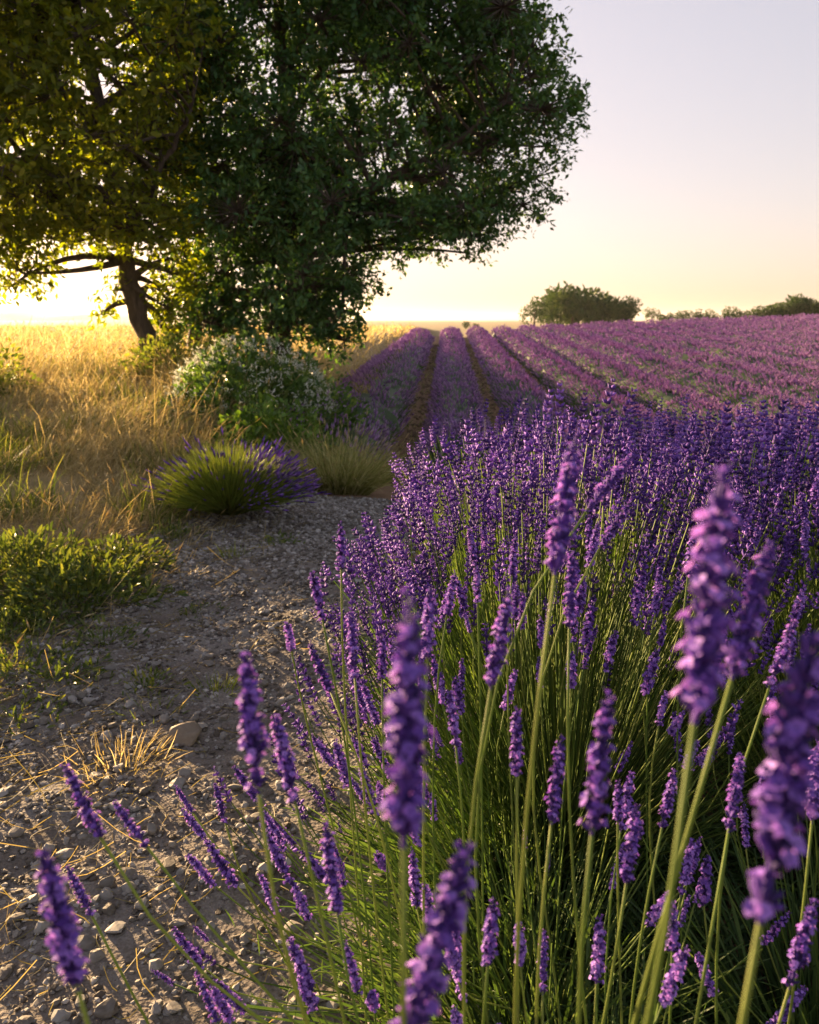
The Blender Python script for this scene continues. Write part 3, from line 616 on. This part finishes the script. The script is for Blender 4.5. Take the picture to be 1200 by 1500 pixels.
def leafy_clump(p, rx, rz, n, leaf, material, label, cat, name, group=None, stems=40, white=0, tpl=LEAF, ry=None):
    p = np.asarray(p, float); ry = ry or rx; t = thing(name, p, label, cat, group); mb = MB()
    a = R.random(n)*6.28; c = R.uniform(-.15, 1, n); s = np.sqrt(1-np.clip(c, -1, 1)**2); q = R.random(n)**.35
    lump = 1+.22*np.sin(a*3+1)+.18*np.sin(a*5+c*6)
    P = p+np.stack([np.cos(a)*s*rx*q*lump, np.sin(a)*s*ry*q*lump, np.maximum(c, 0.02)*rz*q*(1+.15*np.sin(a*4))], -1)
    d = nrm(np.stack([np.cos(a)*s, np.sin(a)*s, c*.6+.35], -1)+R.normal(0, .55, (n, 3)))
    scatter(mb, tpl, leaf_frames(d, R), P, leaf*R.uniform(.6, 1.25, n), R.uniform(-.45, .45, n))
    part(mb, 'leaves', material, t, p, kind='stuff')
    mb = MB(); a = R.random(stems)*6.28; q = R.random(stems)*.9
    tip = p+np.stack([np.cos(a)*q*rx, np.sin(a)*q*ry, rz*np.sqrt(1-q*q)*.95], -1); base = p+np.stack([np.cos(a)*q*rx*.3, np.sin(a)*q*ry*.3, np.full(stems, -.02)], -1)
    tubes(mb, stem_curves(base, tip, nrm(tip-base+np.array([0, 0, .1])), 5), np.linspace(.006, .002, 5)[None]*max(rx, .3), 4, R.uniform(.2, .8, stems))
    part(mb, 'stems', M['stalk'], t, p, kind='stuff')
    if white:
        mb = MB(); a = R.random(white)*6.28; c = R.uniform(.25, 1, white); s = np.sqrt(1-c*c)
        C = p+np.stack([np.cos(a)*s*rx*1.02, np.sin(a)*s*ry*1.02, c*rz*1.05], -1)
        for rep in range(12):
            T = C+R.normal(0, .022, (white, 3)); scatter(mb, NARROW, leaf_frames(R.normal(0, 1, (white, 3))+np.array([0, 0, .8]), R), T, R.uniform(.022, .040, white), R.uniform(-.4, .4, white))
        part(mb, 'blossoms', M['white'], t, p, kind='stuff')
    return t
pb = ground_hit(350, 655); pb[1] += .6; pb[2] = float(zf(pb[0], pb[1]))
leafy_clump(pb+np.array([-.08, .35, 0]), .80, .80, 5800, .075, M['herb'], 'rounded green shrub dotted with small white blossoms under the trees', 'shrub', 'flowering_shrub', white=250, stems=90)
p2 = ground_hit(385, 655); p2 = np.array([-1.14, 6.45, float(zf(-1.14, 6.45))-.02]); leafy_clump(p2, .50, .50, 3400, .06, M['shrub'], 'bright green leafy shrub in front of the white blossomed shrub', 'shrub', 'leafy_shrub', stems=50)
p3 = ground_hit(455, 630); leafy_clump(p3+np.array([0, .5, 0]), .5, .6, 1800, .06, M['herb'], 'dark green shrub between the blossomed shrub and the straw tuft', 'shrub', 'leafy_shrub', stems=40)
p4 = at_y(-25, 560, 8.0); p4[2] = float(zf(p4[0], 8.0)); leafy_clump(p4, .42, .55, 1200, .06, M['grass'], 'small sunlit bush alone in the golden grass', 'bush', 'leafy_bush', stems=30)
p5 = at_y(250, 540, 9.3); p5[2] = float(zf(p5[0], 9.3)); leafy_clump(p5, .55, .45, 1300, .06, M['grass'], 'yellow green undergrowth at the foot of the leaning trunk', 'undergrowth', 'leafy_bush', stems=40)
for px, py, rx, rz, nn, lf, lab in ((105, 885, .30, .17, 1900, .042, 'largest leafy weed clump on the left verge of the path'), (30, 850, .28, .20, 1400, .042, 'taller leafy weed clump standing behind the pale buff stone'), (170, 835, .22, .13, 900, .038, 'leafy weed clump between the lone lavender and the weed patch'), (20, 930, .2, .1, 300, .035, 'low leafy weeds around the pale buff stone'),
                               (215, 1010, .10, .05, 110, .025, 'tiny leafy weed on the gravel behind the buff limestone'), (95, 1000, .16, .06, 160, .03, 'flat leafy weed among straw at the path side'), (40, 985, .20, .06, 260, .028, 'ragged low weeds at the straw strewn path side'), (150, 945, .14, .06, 160, .026, 'small green weed just below the leafy weed patch'), (25, 1060, .14, .05, 120, .025, 'sparse green weed near the flattened straw tuft'), (290, 900, .09, .04, 70, .022, 'tiny green weed alone in the gravel beside the weed patch'), (250, 790, .16, .08, 240, .03, 'low green weeds hugging the near side of the lone lavender'), (410, 800, .12, .06, 90, .03, 'small leafy weed on gravel beside the lone lavender bush')):
    leafy_clump(ground_hit(px, py), rx, rz, nn, lf, M['weed'], lab, 'weed', 'leafy_weed', stems=14, tpl=WEED)

# the lone lavender bush beside the path
def lone_lavender(px, py):
    p = ground_hit(px, py)+np.array([0, .22, 0]); p[2] = float(zf(p[0], p[1]))-.01
    t = thing('lavender_bush', p, 'rounded green lavender bush with fine purple spikes, alone beside the path', 'lavender bush')
    n = 5600; a = R.random(n)*6.28; q = np.sqrt(R.random(n)); th = q*1.28
    d = nrm(np.stack([np.cos(a)*np.sin(th)+.10, np.sin(a)*np.sin(th), np.cos(th)+.12], -1)); L = .43*R.uniform(.68, 1.08, n)
    P = curve_pts(p+np.stack([np.cos(a)*q*.07, np.sin(a)*q*.07, np.full(n, .03)], -1), d, L, .10, 5, R, .04); mb = MB()
    ribbons(mb, P, np.array([[.002, .0026, .0026, .0022, .001]]), np.cross(d, R.normal(0, 1, (n, 3))), np.clip(R.normal(.35, .2, n), 0, 1))
    part(mb, 'stalks', M['grass'], t, p, kind='stuff')
    s = (R.random(n) < np.where(d[:, 0] > .3, .32, .04)) & (L > .33) & (d[:, 2] > .1); m = s.sum(); ax = nrm(P[s, -1]-P[s, -2]); mb = MB()
    w = R.integers(0, 5, m); T = P[s, -1]
    for k in range(5): scatter(mb, DIA, frames(ax[w == k]), T[w == k], np.stack([R.uniform(.008, .013, (w == k).sum()), R.uniform(.008, .013, (w == k).sum()), R.uniform(.04, .07, (w == k).sum())], -1), R.uniform(-.4, .3, (w == k).sum()))
    part(mb, 'flower_heads', M['lav'], t, p, kind='stuff')
lone_lavender(326, 772)

# ------------------------------------------------------------------ trees
SPRAY_ME = {}
def spray_mesh(material, leaf, rng, m=12):
    mb = MB(); d = nrm(np.stack([np.full(m, .55), np.zeros(m), np.zeros(m)], -1)+rng.normal(0, .6, (m, 3))); L = leaf*2.0
    tubes(mb, np.array([[[-leaf, 0, 0], [L*.3, 0, 0], [L, 0, 0]]]), np.array([[.005, .004, .002]]), 4, .2)
    scatter(mb, LEAF, leaf_frames(d, rng), np.stack([np.linspace(0, L, m), np.zeros(m), np.zeros(m)], -1), leaf*rng.uniform(.7, 1.2, m), rng.uniform(-.4, .4, m))
    return mb.mesh('leaf_spray', material)
def tree(base, main, clumps, leaf, material, label, name='broadleaf_tree', sprays_per=26, leaves_per=10, singles=110, hang=1.5):
    """base: world point; main: list of limbs, each (points, r0, r1), the first is the trunk; clumps: (centre, radius)"""
    base = np.asarray(base, float); t = thing(name, base, label, 'tree')
    nodes = []
    for i, (pts, r0, r1) in enumerate(main):
        pts = np.asarray(pts, float); k = 14; s = np.linspace(0, len(pts)-1, k)
        # smooth the polyline
        P = np.stack([np.interp(s, np.arange(len(pts)), pts[:, c]) for c in range(3)], -1)
        for _ in range(2): P[1:-1] = (P[:-2]+2*P[1:-1]+P[2:])/4
        P[1:-1] += R.normal(0, .018, (k-2, 3)); rr = np.linspace(r0, r1, k)
        if i == 0: rr[0] *= 1.35; rr[1] *= 1.12
        mb = MB(); tubes(mb, P[None], rr[None]*(1+.05*R.normal(0, 1, (1, k))), 9, .5)
        part(mb, 'trunk' if i == 0 else 'limb', M['bark'], t, base)
        for p, r in list(zip(P, rr))[k//3:]: nodes.append((p, r))
    NP = np.array([n_[0] for n_ in nodes]); NR = np.array([n_[1] for n_ in nodes])
    bw, lv = MB(), MB(); SP, SD = [], []
    for c, r in clumps:
        c = np.asarray(c, float); dd = np.linalg.norm(NP-c, axis=1)+np.where(NP[:, 2] > c[2]+.1, hang, np.where(NP[:, 2] > c[2]-.15, .9-.6*hang, 0)); j = int(np.argmin(dd))
        a = NP[j]; mid = (a+c)/2+R.normal(0, .1, 3)+np.array([0, 0, .05*np.linalg.norm(c-a)])
        tt = np.linspace(0, 1, 7)[:, None]; P = a*(1-tt)**2+2*mid*tt*(1-tt)+c*tt**2
        tubes(bw, P[None], np.linspace(min(NR[j]*.6, .05), .012, 7)[None], 5, .5)
        m = max(6, int(sprays_per*(r/.55)**2)); d = nrm(R.normal(0, 1, (m, 3))+np.array([0, -.15, .25])); q = R.uniform(.45, 1.05, m)
        sp_ = c+d*(r*q)[:, None]*np.array([1.1, 1.1, .85])
        if m: 
            tw = np.stack([np.repeat(c[None], m, 0), sp_], 1)
            tubes(bw, tw, np.array([[.009, .003]]), 3, .5, cap=False)
        SP.append(sp_); SD.append(nrm(d+R.normal(0, .3, (m, 3))))
    SP, SD = np.concatenate(SP), np.concatenate(SD)
    part(bw, 'branches', M['bark'], t, base, kind='stuff')
    px, py, dep = project(SP); vis = (px > 0) & (px < 1200) & (py > 0) & (py < 520)
    order = np.argsort(np.where(vis, dep, 999))[:singles]; one = np.zeros(len(SP), bool); one[order] = vis[order]
    key = material.name
    if key not in SPRAY_ME: SPRAY_ME[key] = [spray_mesh(material, leaf, R) for _ in range(6)]
    for i in np.where(one)[0]:
        o = link('leaf_spray', SPRAY_ME[key][int(R.integers(6))], t); d = SD[i]
        F_ = leaf_frames(d[None], R, .8)[0]; o.matrix_basis = Matrix([[*F_[c], SP[i][c]-base[c]] for c in range(3)]+[[0, 0, 0, 1]])
    r_ = ~one; S2, D2 = np.repeat(SP[r_], leaves_per, 0), np.repeat(SD[r_], leaves_per, 0); m = len(S2)
    d = nrm(D2*.55+R.normal(0, .6, (m, 3))+np.array([0, 0, -.08])); P = S2+D2*R.uniform(-.3, 1.5, (m, 1))*leaf+R.normal(0, leaf*.45, (m, 3))
    cl = np.repeat(R.normal(0, .14, r_.sum()), leaves_per)
    bk = P[:, 1] > np.quantile(P[:, 1], .33); ls = leaf*R.uniform(.65, 1.2, m); dv = R.uniform(-.3, .3, m)+cl
    for sel, tp in ((~bk, LEAF), (bk, LEAF2)):
        scatter(lv, tp, leaf_frames(d[sel], R), P[sel], ls[sel], dv[sel])
    part(lv, 'crown', material, t, base, smooth=False, kind='stuff')
    return t
def fill_outline(poly, Ymid, depth, n, rmin, rmax, seed_top=None):
    """clump centres inside a crown whose outline is given in pixels, spread over its real depth (Y)"""
    poly = np.asarray(poly, float); out = []; x0, y0 = poly.min(0); x1, y1 = poly.max(0)
    cxm = (x0+x1)/2; hw = (x1-x0)/2
    def inside(x, y):
        c = False; j = len(poly)-1
        for i in range(len(poly)):
            xi, yi = poly[i]; xj, yj = poly[j]
            if (yi > y) != (yj > y) and x < (xj-xi)*(y-yi)/(yj-yi)+xi: c = not c
            j = i
        return c
    tries = 0
    while len(out) < n and tries < 60000:
        tries += 1; x, y = R.uniform(x0, x1), R.uniform(y0, y1)
        if not inside(x, y): continue
        r = R.uniform(rmin, rmax); rp = r*FPX/Ymid*.8
        if not all(inside(x+rp*math.cos(a), y+rp*math.sin(a)) for a in np.arange(8)*.785): 
            if R.random() < .93: continue
            r *= .55
        e = math.sqrt(max(.05, 1-((x-cxm)/hw)**2)); Y = Ymid+depth*e*R.uniform(-1, 1)
        p = at_y(x, y, Ymid); p[1] = Y
        if out and min(np.linalg.norm(p-o[0]) for o in out) < .34*(r+rmin): continue
        out.append((p, r))
    return out
# dark central tree: several stems, crown sweeping down behind the shrub
YD = 11.2
gz = lambda p: np.array([p[0], p[1], float(zf(p[0], p[1]))-.05])
T = lambda px, py, Y=YD: at_y(px, py, Y)
polyD = [(250, 500), (235, 420), (230, 340), (210, 240), (200, 120), (215, -60), (300, -260), (480, -330), (640, -260), (760, -110), (785, 10), (806, 80), (838, 160), (822, 215), (800, 265), (788, 330), (740, 370), (690, 388), (600, 398), (548, 400), (532, 440), (532, 500), (470, 515), (360, 520), (300, 515)]
cl = fill_outline(polyD, YD, 2.2, 270, .30, .55)
cl += [(T(px_, py_, Y_), .34) for px_, py_, Y_ in ((300, 470, 10.6), (350, 450, 10.5), (400, 440, 10.6), (450, 440, 10.5), (490, 470, 10.8), (330, 400, 10.4), (390, 380, 10.3), (450, 385, 10.4), (500, 420, 10.7), (290, 400, 10.6), (360, 330, 10.3), (430, 320, 10.2), (250, 460, 10.8), (270, 350, 10.6), (500, 345, 10.5), (420, 490, 10.8), (350, 500, 10.8), (560, 330, 10.5), (470, 250, 10.2), (400, 240, 10.2), (330, 240, 10.3))]
cl += [(T(px_, py_, Y_), .36) for px_, py_, Y_ in ((765, 300, 11), (725, 325, 11.2), (690, 345, 11), (640, 350, 11.3), (592, 352, 11.1), (785, 260, 11.2), (800, 215, 11), (818, 170, 11.2), (740, 280, 10.8), (660, 315, 10.8), (700, 290, 11.5), (620, 315, 11.6), (790, 120, 11.1), (770, 60, 11.2), (755, 10, 11))]
cl += [(T(px_, py_, Y_), .34) for px_, py_, Y_ in ((500, 455, 10.2), (480, 490, 10.3), (440, 475, 10.2), (515, 410, 10.3), (400, 480, 10.2), (505, 500, 10.5), (460, 420, 10.1))]
bD = gz(T(405, 520))
mainD = [([bD, T(412, 455), T(425, 380), T(425, 250), T(415, 100), T(400, -80)], .16, .06), ([T(422, 390), T(480, 310, 10.7), T(560, 265, 10.3), T(660, 215, 10), T(740, 150, 10)], .10, .025),
         ([T(422, 330), T(500, 310, 11.8), T(620, 300, 12.4), T(710, 300, 12.6)], .08, .02), ([T(425, 260), T(360, 160, 11), T(300, 60, 10.8), T(270, -60, 10.8)], .08, .025), ([T(420, 180), T(500, 60, 11.5), T(600, -60, 11.8)], .07, .02),
         ([gz(T(330, 520, 11.6)), T(338, 430, 11.6), T(330, 330, 11.6), T(310, 220, 11.8), T(290, 120, 12)], .10, .03), ([gz(T(285, 520, 11.0)), T(283, 430, 11.0), T(265, 330, 11), T(255, 240, 11)], .09, .03)]
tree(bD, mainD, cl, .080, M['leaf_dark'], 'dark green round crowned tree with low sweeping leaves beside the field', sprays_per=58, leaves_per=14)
# sunlit tree at the left with the leaning trunk
YG = 9.6
polyG = [(-420, 200), (-440, 100), (-330, -180), (-100, -330), (150, -330), (300, -180), (325, 0), (322, 70), (318, 90), (265, 150), (300, 220), (290, 270), (235, 300), (215, 340), (180, 372), (130, 345), (75, 365), (60, 400), (30, 415), (-20, 410), (-60, 330), (-120, 270), (-330, 230)]  # unseen underside left of the frame is raised so low sun passes beneath
cl2 = fill_outline(polyG, YG, 1.9, 230, .28, .48)
TG = lambda px, py, Y=YG: at_y(px, py, Y)
cl2 += [(TG(px_, py_, Y_), .31) for px_, py_, Y_ in ((30, 290, 8.6), (100, 270, 8.6), (160, 290, 8.7), (60, 220, 8.4), (130, 200, 8.4), (200, 210, 8.5), (0, 180, 8.4), (90, 130, 8.3), (170, 120, 8.3), (240, 130, 8.5), (250, 60, 8.5), (20, 80, 8.3), (120, 50, 8.3), (190, 30, 8.3), (110, 320, 8.8), (190, 300, 8.8), (270, 20, 8.6), (40, 10, 8.4))]
cl2 += [(TG(px_, py_, Y_), .34) for px_, py_, Y_ in ((10, 350, 9.0), (45, 335, 9.1), (90, 325, 9.1), (130, 318, 9.0), (25, 395, 9.3), (160, 330, 8.9), (205, 335, 9.0), (235, 350, 9.3), (-30, 360, 9.2), (60, 300, 8.8), (250, 400, 9.8), (245, 450, 9.9))]
cl2 += [(TG(20, 385, 9.4), .28), (TG(75, 350, 9.5), .28), (TG(-5, 345, 9.1), .3), (TG(150, 350, 9.2), .26), (TG(205, 350, 9.3), .28), (TG(230, 300, 9.2), .3), (TG(265, 420, 10.2), .3), (TG(280, 330, 10), .35), (TG(150, 460, 9.9), .10), (TG(235, 480, 10.1), .22), (TG(40, 400, 9.2), .22), (TG(15, 420, 9.3), .18), (TG(110, 355, 9.4), .22), (TG(245, 440, 9.9), .22), (TG(255, 380, 9.9), .25), (TG(170, 425, 9.6), .12)]
bG = gz(TG(232, 545, 9.9))
mainG = [([bG, TG(212, 490, 9.9), TG(195, 430, 9.8), TG(178, 370), TG(160, 250), TG(130, 100), TG(90, -80)], .135, .05), ([TG(178, 372), TG(200, 320, 9.4), TG(240, 240, 9.2), TG(280, 160, 9.1)], .06, .02),
         ([TG(165, 290), TG(80, 250, 9.3), TG(-40, 220, 9.2), TG(-180, 190, 9.3), TG(-300, 150, 9.4)], .08, .02), ([TG(150, 200), TG(60, 90, 9.8), TG(-80, 0, 10), TG(-220, -40, 10)], .07, .02)]
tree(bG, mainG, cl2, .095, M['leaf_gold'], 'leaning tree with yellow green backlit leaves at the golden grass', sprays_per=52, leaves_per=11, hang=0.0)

def far_tree(px, Y, ztop, w, label, group=None, material=M['leaf_far'], zb=None):
    X = (px-600)/FPX*Y*1.0; g0 = float(zf(X, Y)) if zb is None else zb; base = np.array([X, Y, g0])
    H = ztop-g0; t = thing('distant_tree', base, label, 'tree', group)
    mb = MB(); tubes(mb, np.array([[base-[0, 0, .3], base+[0, 0, H*.3], base+[.1*w, 0, H*.7]]]), np.array([[.04*H, .03*H, .008*H]]), 7, .5); part(mb, 'trunk', M['bark'], t, base)
    mb = MB(); n = 32 if w > 4.2 else 18; a = R.random(n)*6.28; c = R.uniform(-1, 1, n); s = np.sqrt(1-c*c); q = R.uniform(.3, .85, n)
    C = base+np.stack([np.cos(a)*s*q*w*.5, np.sin(a)*s*q*w*.5, H*.47+c*q*H*.48], -1); rr = R.uniform(.10, .17, n)*w
    m = 110 if w > 4.2 else 70; d = nrm(R.normal(0, 1, (n, m, 3))); P = (C[:, None]+d*(rr[:, None, None]*R.uniform(.6, 1.1, (n, m, 1)))).reshape(-1, 3)
    scatter(mb, LEAF2, leaf_frames(d.reshape(-1, 3)+R.normal(0, .5, (n*m, 3)), R), P, np.full(n*m, .07*w)*R.uniform(.6, 1.3, n*m), np.repeat(R.normal(0, .2, n), m)+R.uniform(-.2, .2, n*m))
    part(mb, 'crown', material, t, base, smooth=False, kind='stuff')
def z_at(py, Y): return float(at_y(600, py, Y)[2])
for px, Y, pt, wpx, lab in ((778, 100, 432, 42, 'loose open crowned tree at the thin end of the distant clump'), (832, 104, 420, 92, 'biggest rounded tree in the middle of the distant clump'), (870, 112, 432, 60, 'rounded tree merging into the back of the distant clump'), (902, 102, 434, 52, 'low rounded tree at the hedge end of the distant clump'), (806, 110, 430, 50, 'tree partly hidden behind the biggest distant crown')):
    far_tree(px, Y, z_at(pt, Y), wpx/FPX*Y*1.15, lab, zb=z_at(476, Y))
hx = [(945, 459, 20), (965, 463, 24), (988, 465, 24), (1008, 461, 24), (1030, 463, 26), (1052, 460, 28), (1075, 462, 28), (1098, 455, 32), (1124, 448, 44), (1160, 442, 54), (1192, 450, 44), (1218, 452, 40)]
for px, pt, wpx in hx:
    pt -= 6 if px > 1085 else 10
    far_tree(px, 118, z_at(pt, 118), wpx/FPX*118*1.25, 'low tree of the hedge line along the field horizon' if wpx < 40 else 'taller bushy tree where the hedge line ends over the field', 'trees of the distant hedge line', zb=z_at(474, 118))
for px, pt, wpx in ((680, 471, 16), (695, 474, 12)):
    far_tree(px, 150, z_at(pt, 150), wpx/FPX*150, 'tiny round bush on the horizon past the lavender rows', 'tiny bushes on the horizon', zb=z_at(480, 150))

# ------------------------------------------------------------------ clods and dry weeds in the furrows
def furrows():
    n = 9000; k = R.integers(-1, 8, n); Y = 7+R.random(n)**1.2*30; X = row_x(k+.5, Y)+R.normal(0, .13, n)
    ok = in_view(X, Y, 1) & (X > edge_x(Y)); X, Y = X[ok], Y[ok]; m = len(X); mb = MB(); sz = R.uniform(.025, .08, m)*(.8+.03*Y)
    scatter(mb, OCT[0], rand_frames(m), np.stack([X, Y, zf(X, Y)+sz*.05], -1), sz, R.uniform(-.3, .3, m))
    link('soil_clods', mb.mesh('soil_clods', M['clod'], False), kind='stuff', label='brown soil clods lying in the furrows of the field', category='soil')
    n = 9000; k = R.integers(-1, 8, n); Y = 7+R.random(n)**1.2*26; X = row_x(k+.5, Y)+R.normal(0, .17, n)
    ok = in_view(X, Y, 1) & (X > edge_x(Y)-.2) & (wob(X, Y, .5, 41) > .05); X, Y = X[ok], Y[ok]; mb = MB()
    blades(mb, X, Y, R.uniform(.06, .24, len(X)), R.uniform(.008, .016, len(X)), (.1, 0), R.uniform(0, .7, len(X)), 3, .5)
    link('furrow_weeds', mb.mesh('furrow_weeds', M['tuft']), kind='stuff', label='dry and green weeds growing between the lavender rows', category='weeds')
furrows()

# ------------------------------------------------------------------ warm evening haze over the plain
def haze():
    V = np.array([[x, y, z] for z in (-6, 40) for y in (-60, 5200) for x in (-4200, 4200)], float)
    F = np.array([[0, 2, 3, 1], [4, 5, 7, 6], [0, 1, 5, 4], [2, 6, 7, 3], [0, 4, 6, 2], [1, 3, 7, 5]])
    m = bpy.data.materials.new('haze'); m.use_nodes = True; n = m.node_tree; n.nodes.remove(n.nodes['Principled BSDF'])
    v = n.nodes.new('ShaderNodeVolumePrincipled'); v.inputs['Color'].default_value = (.95, .93, .92, 1); v.inputs['Density'].default_value = .00012; v.inputs['Anisotropy'].default_value = .4
    n.links.new(v.outputs[0], n.nodes['Material Output'].inputs['Volume'])
    link('haze', MB().add(V, F).mesh('haze', m, False), kind='stuff', label='thin warm evening haze over the whole plain', category='haze')
haze()
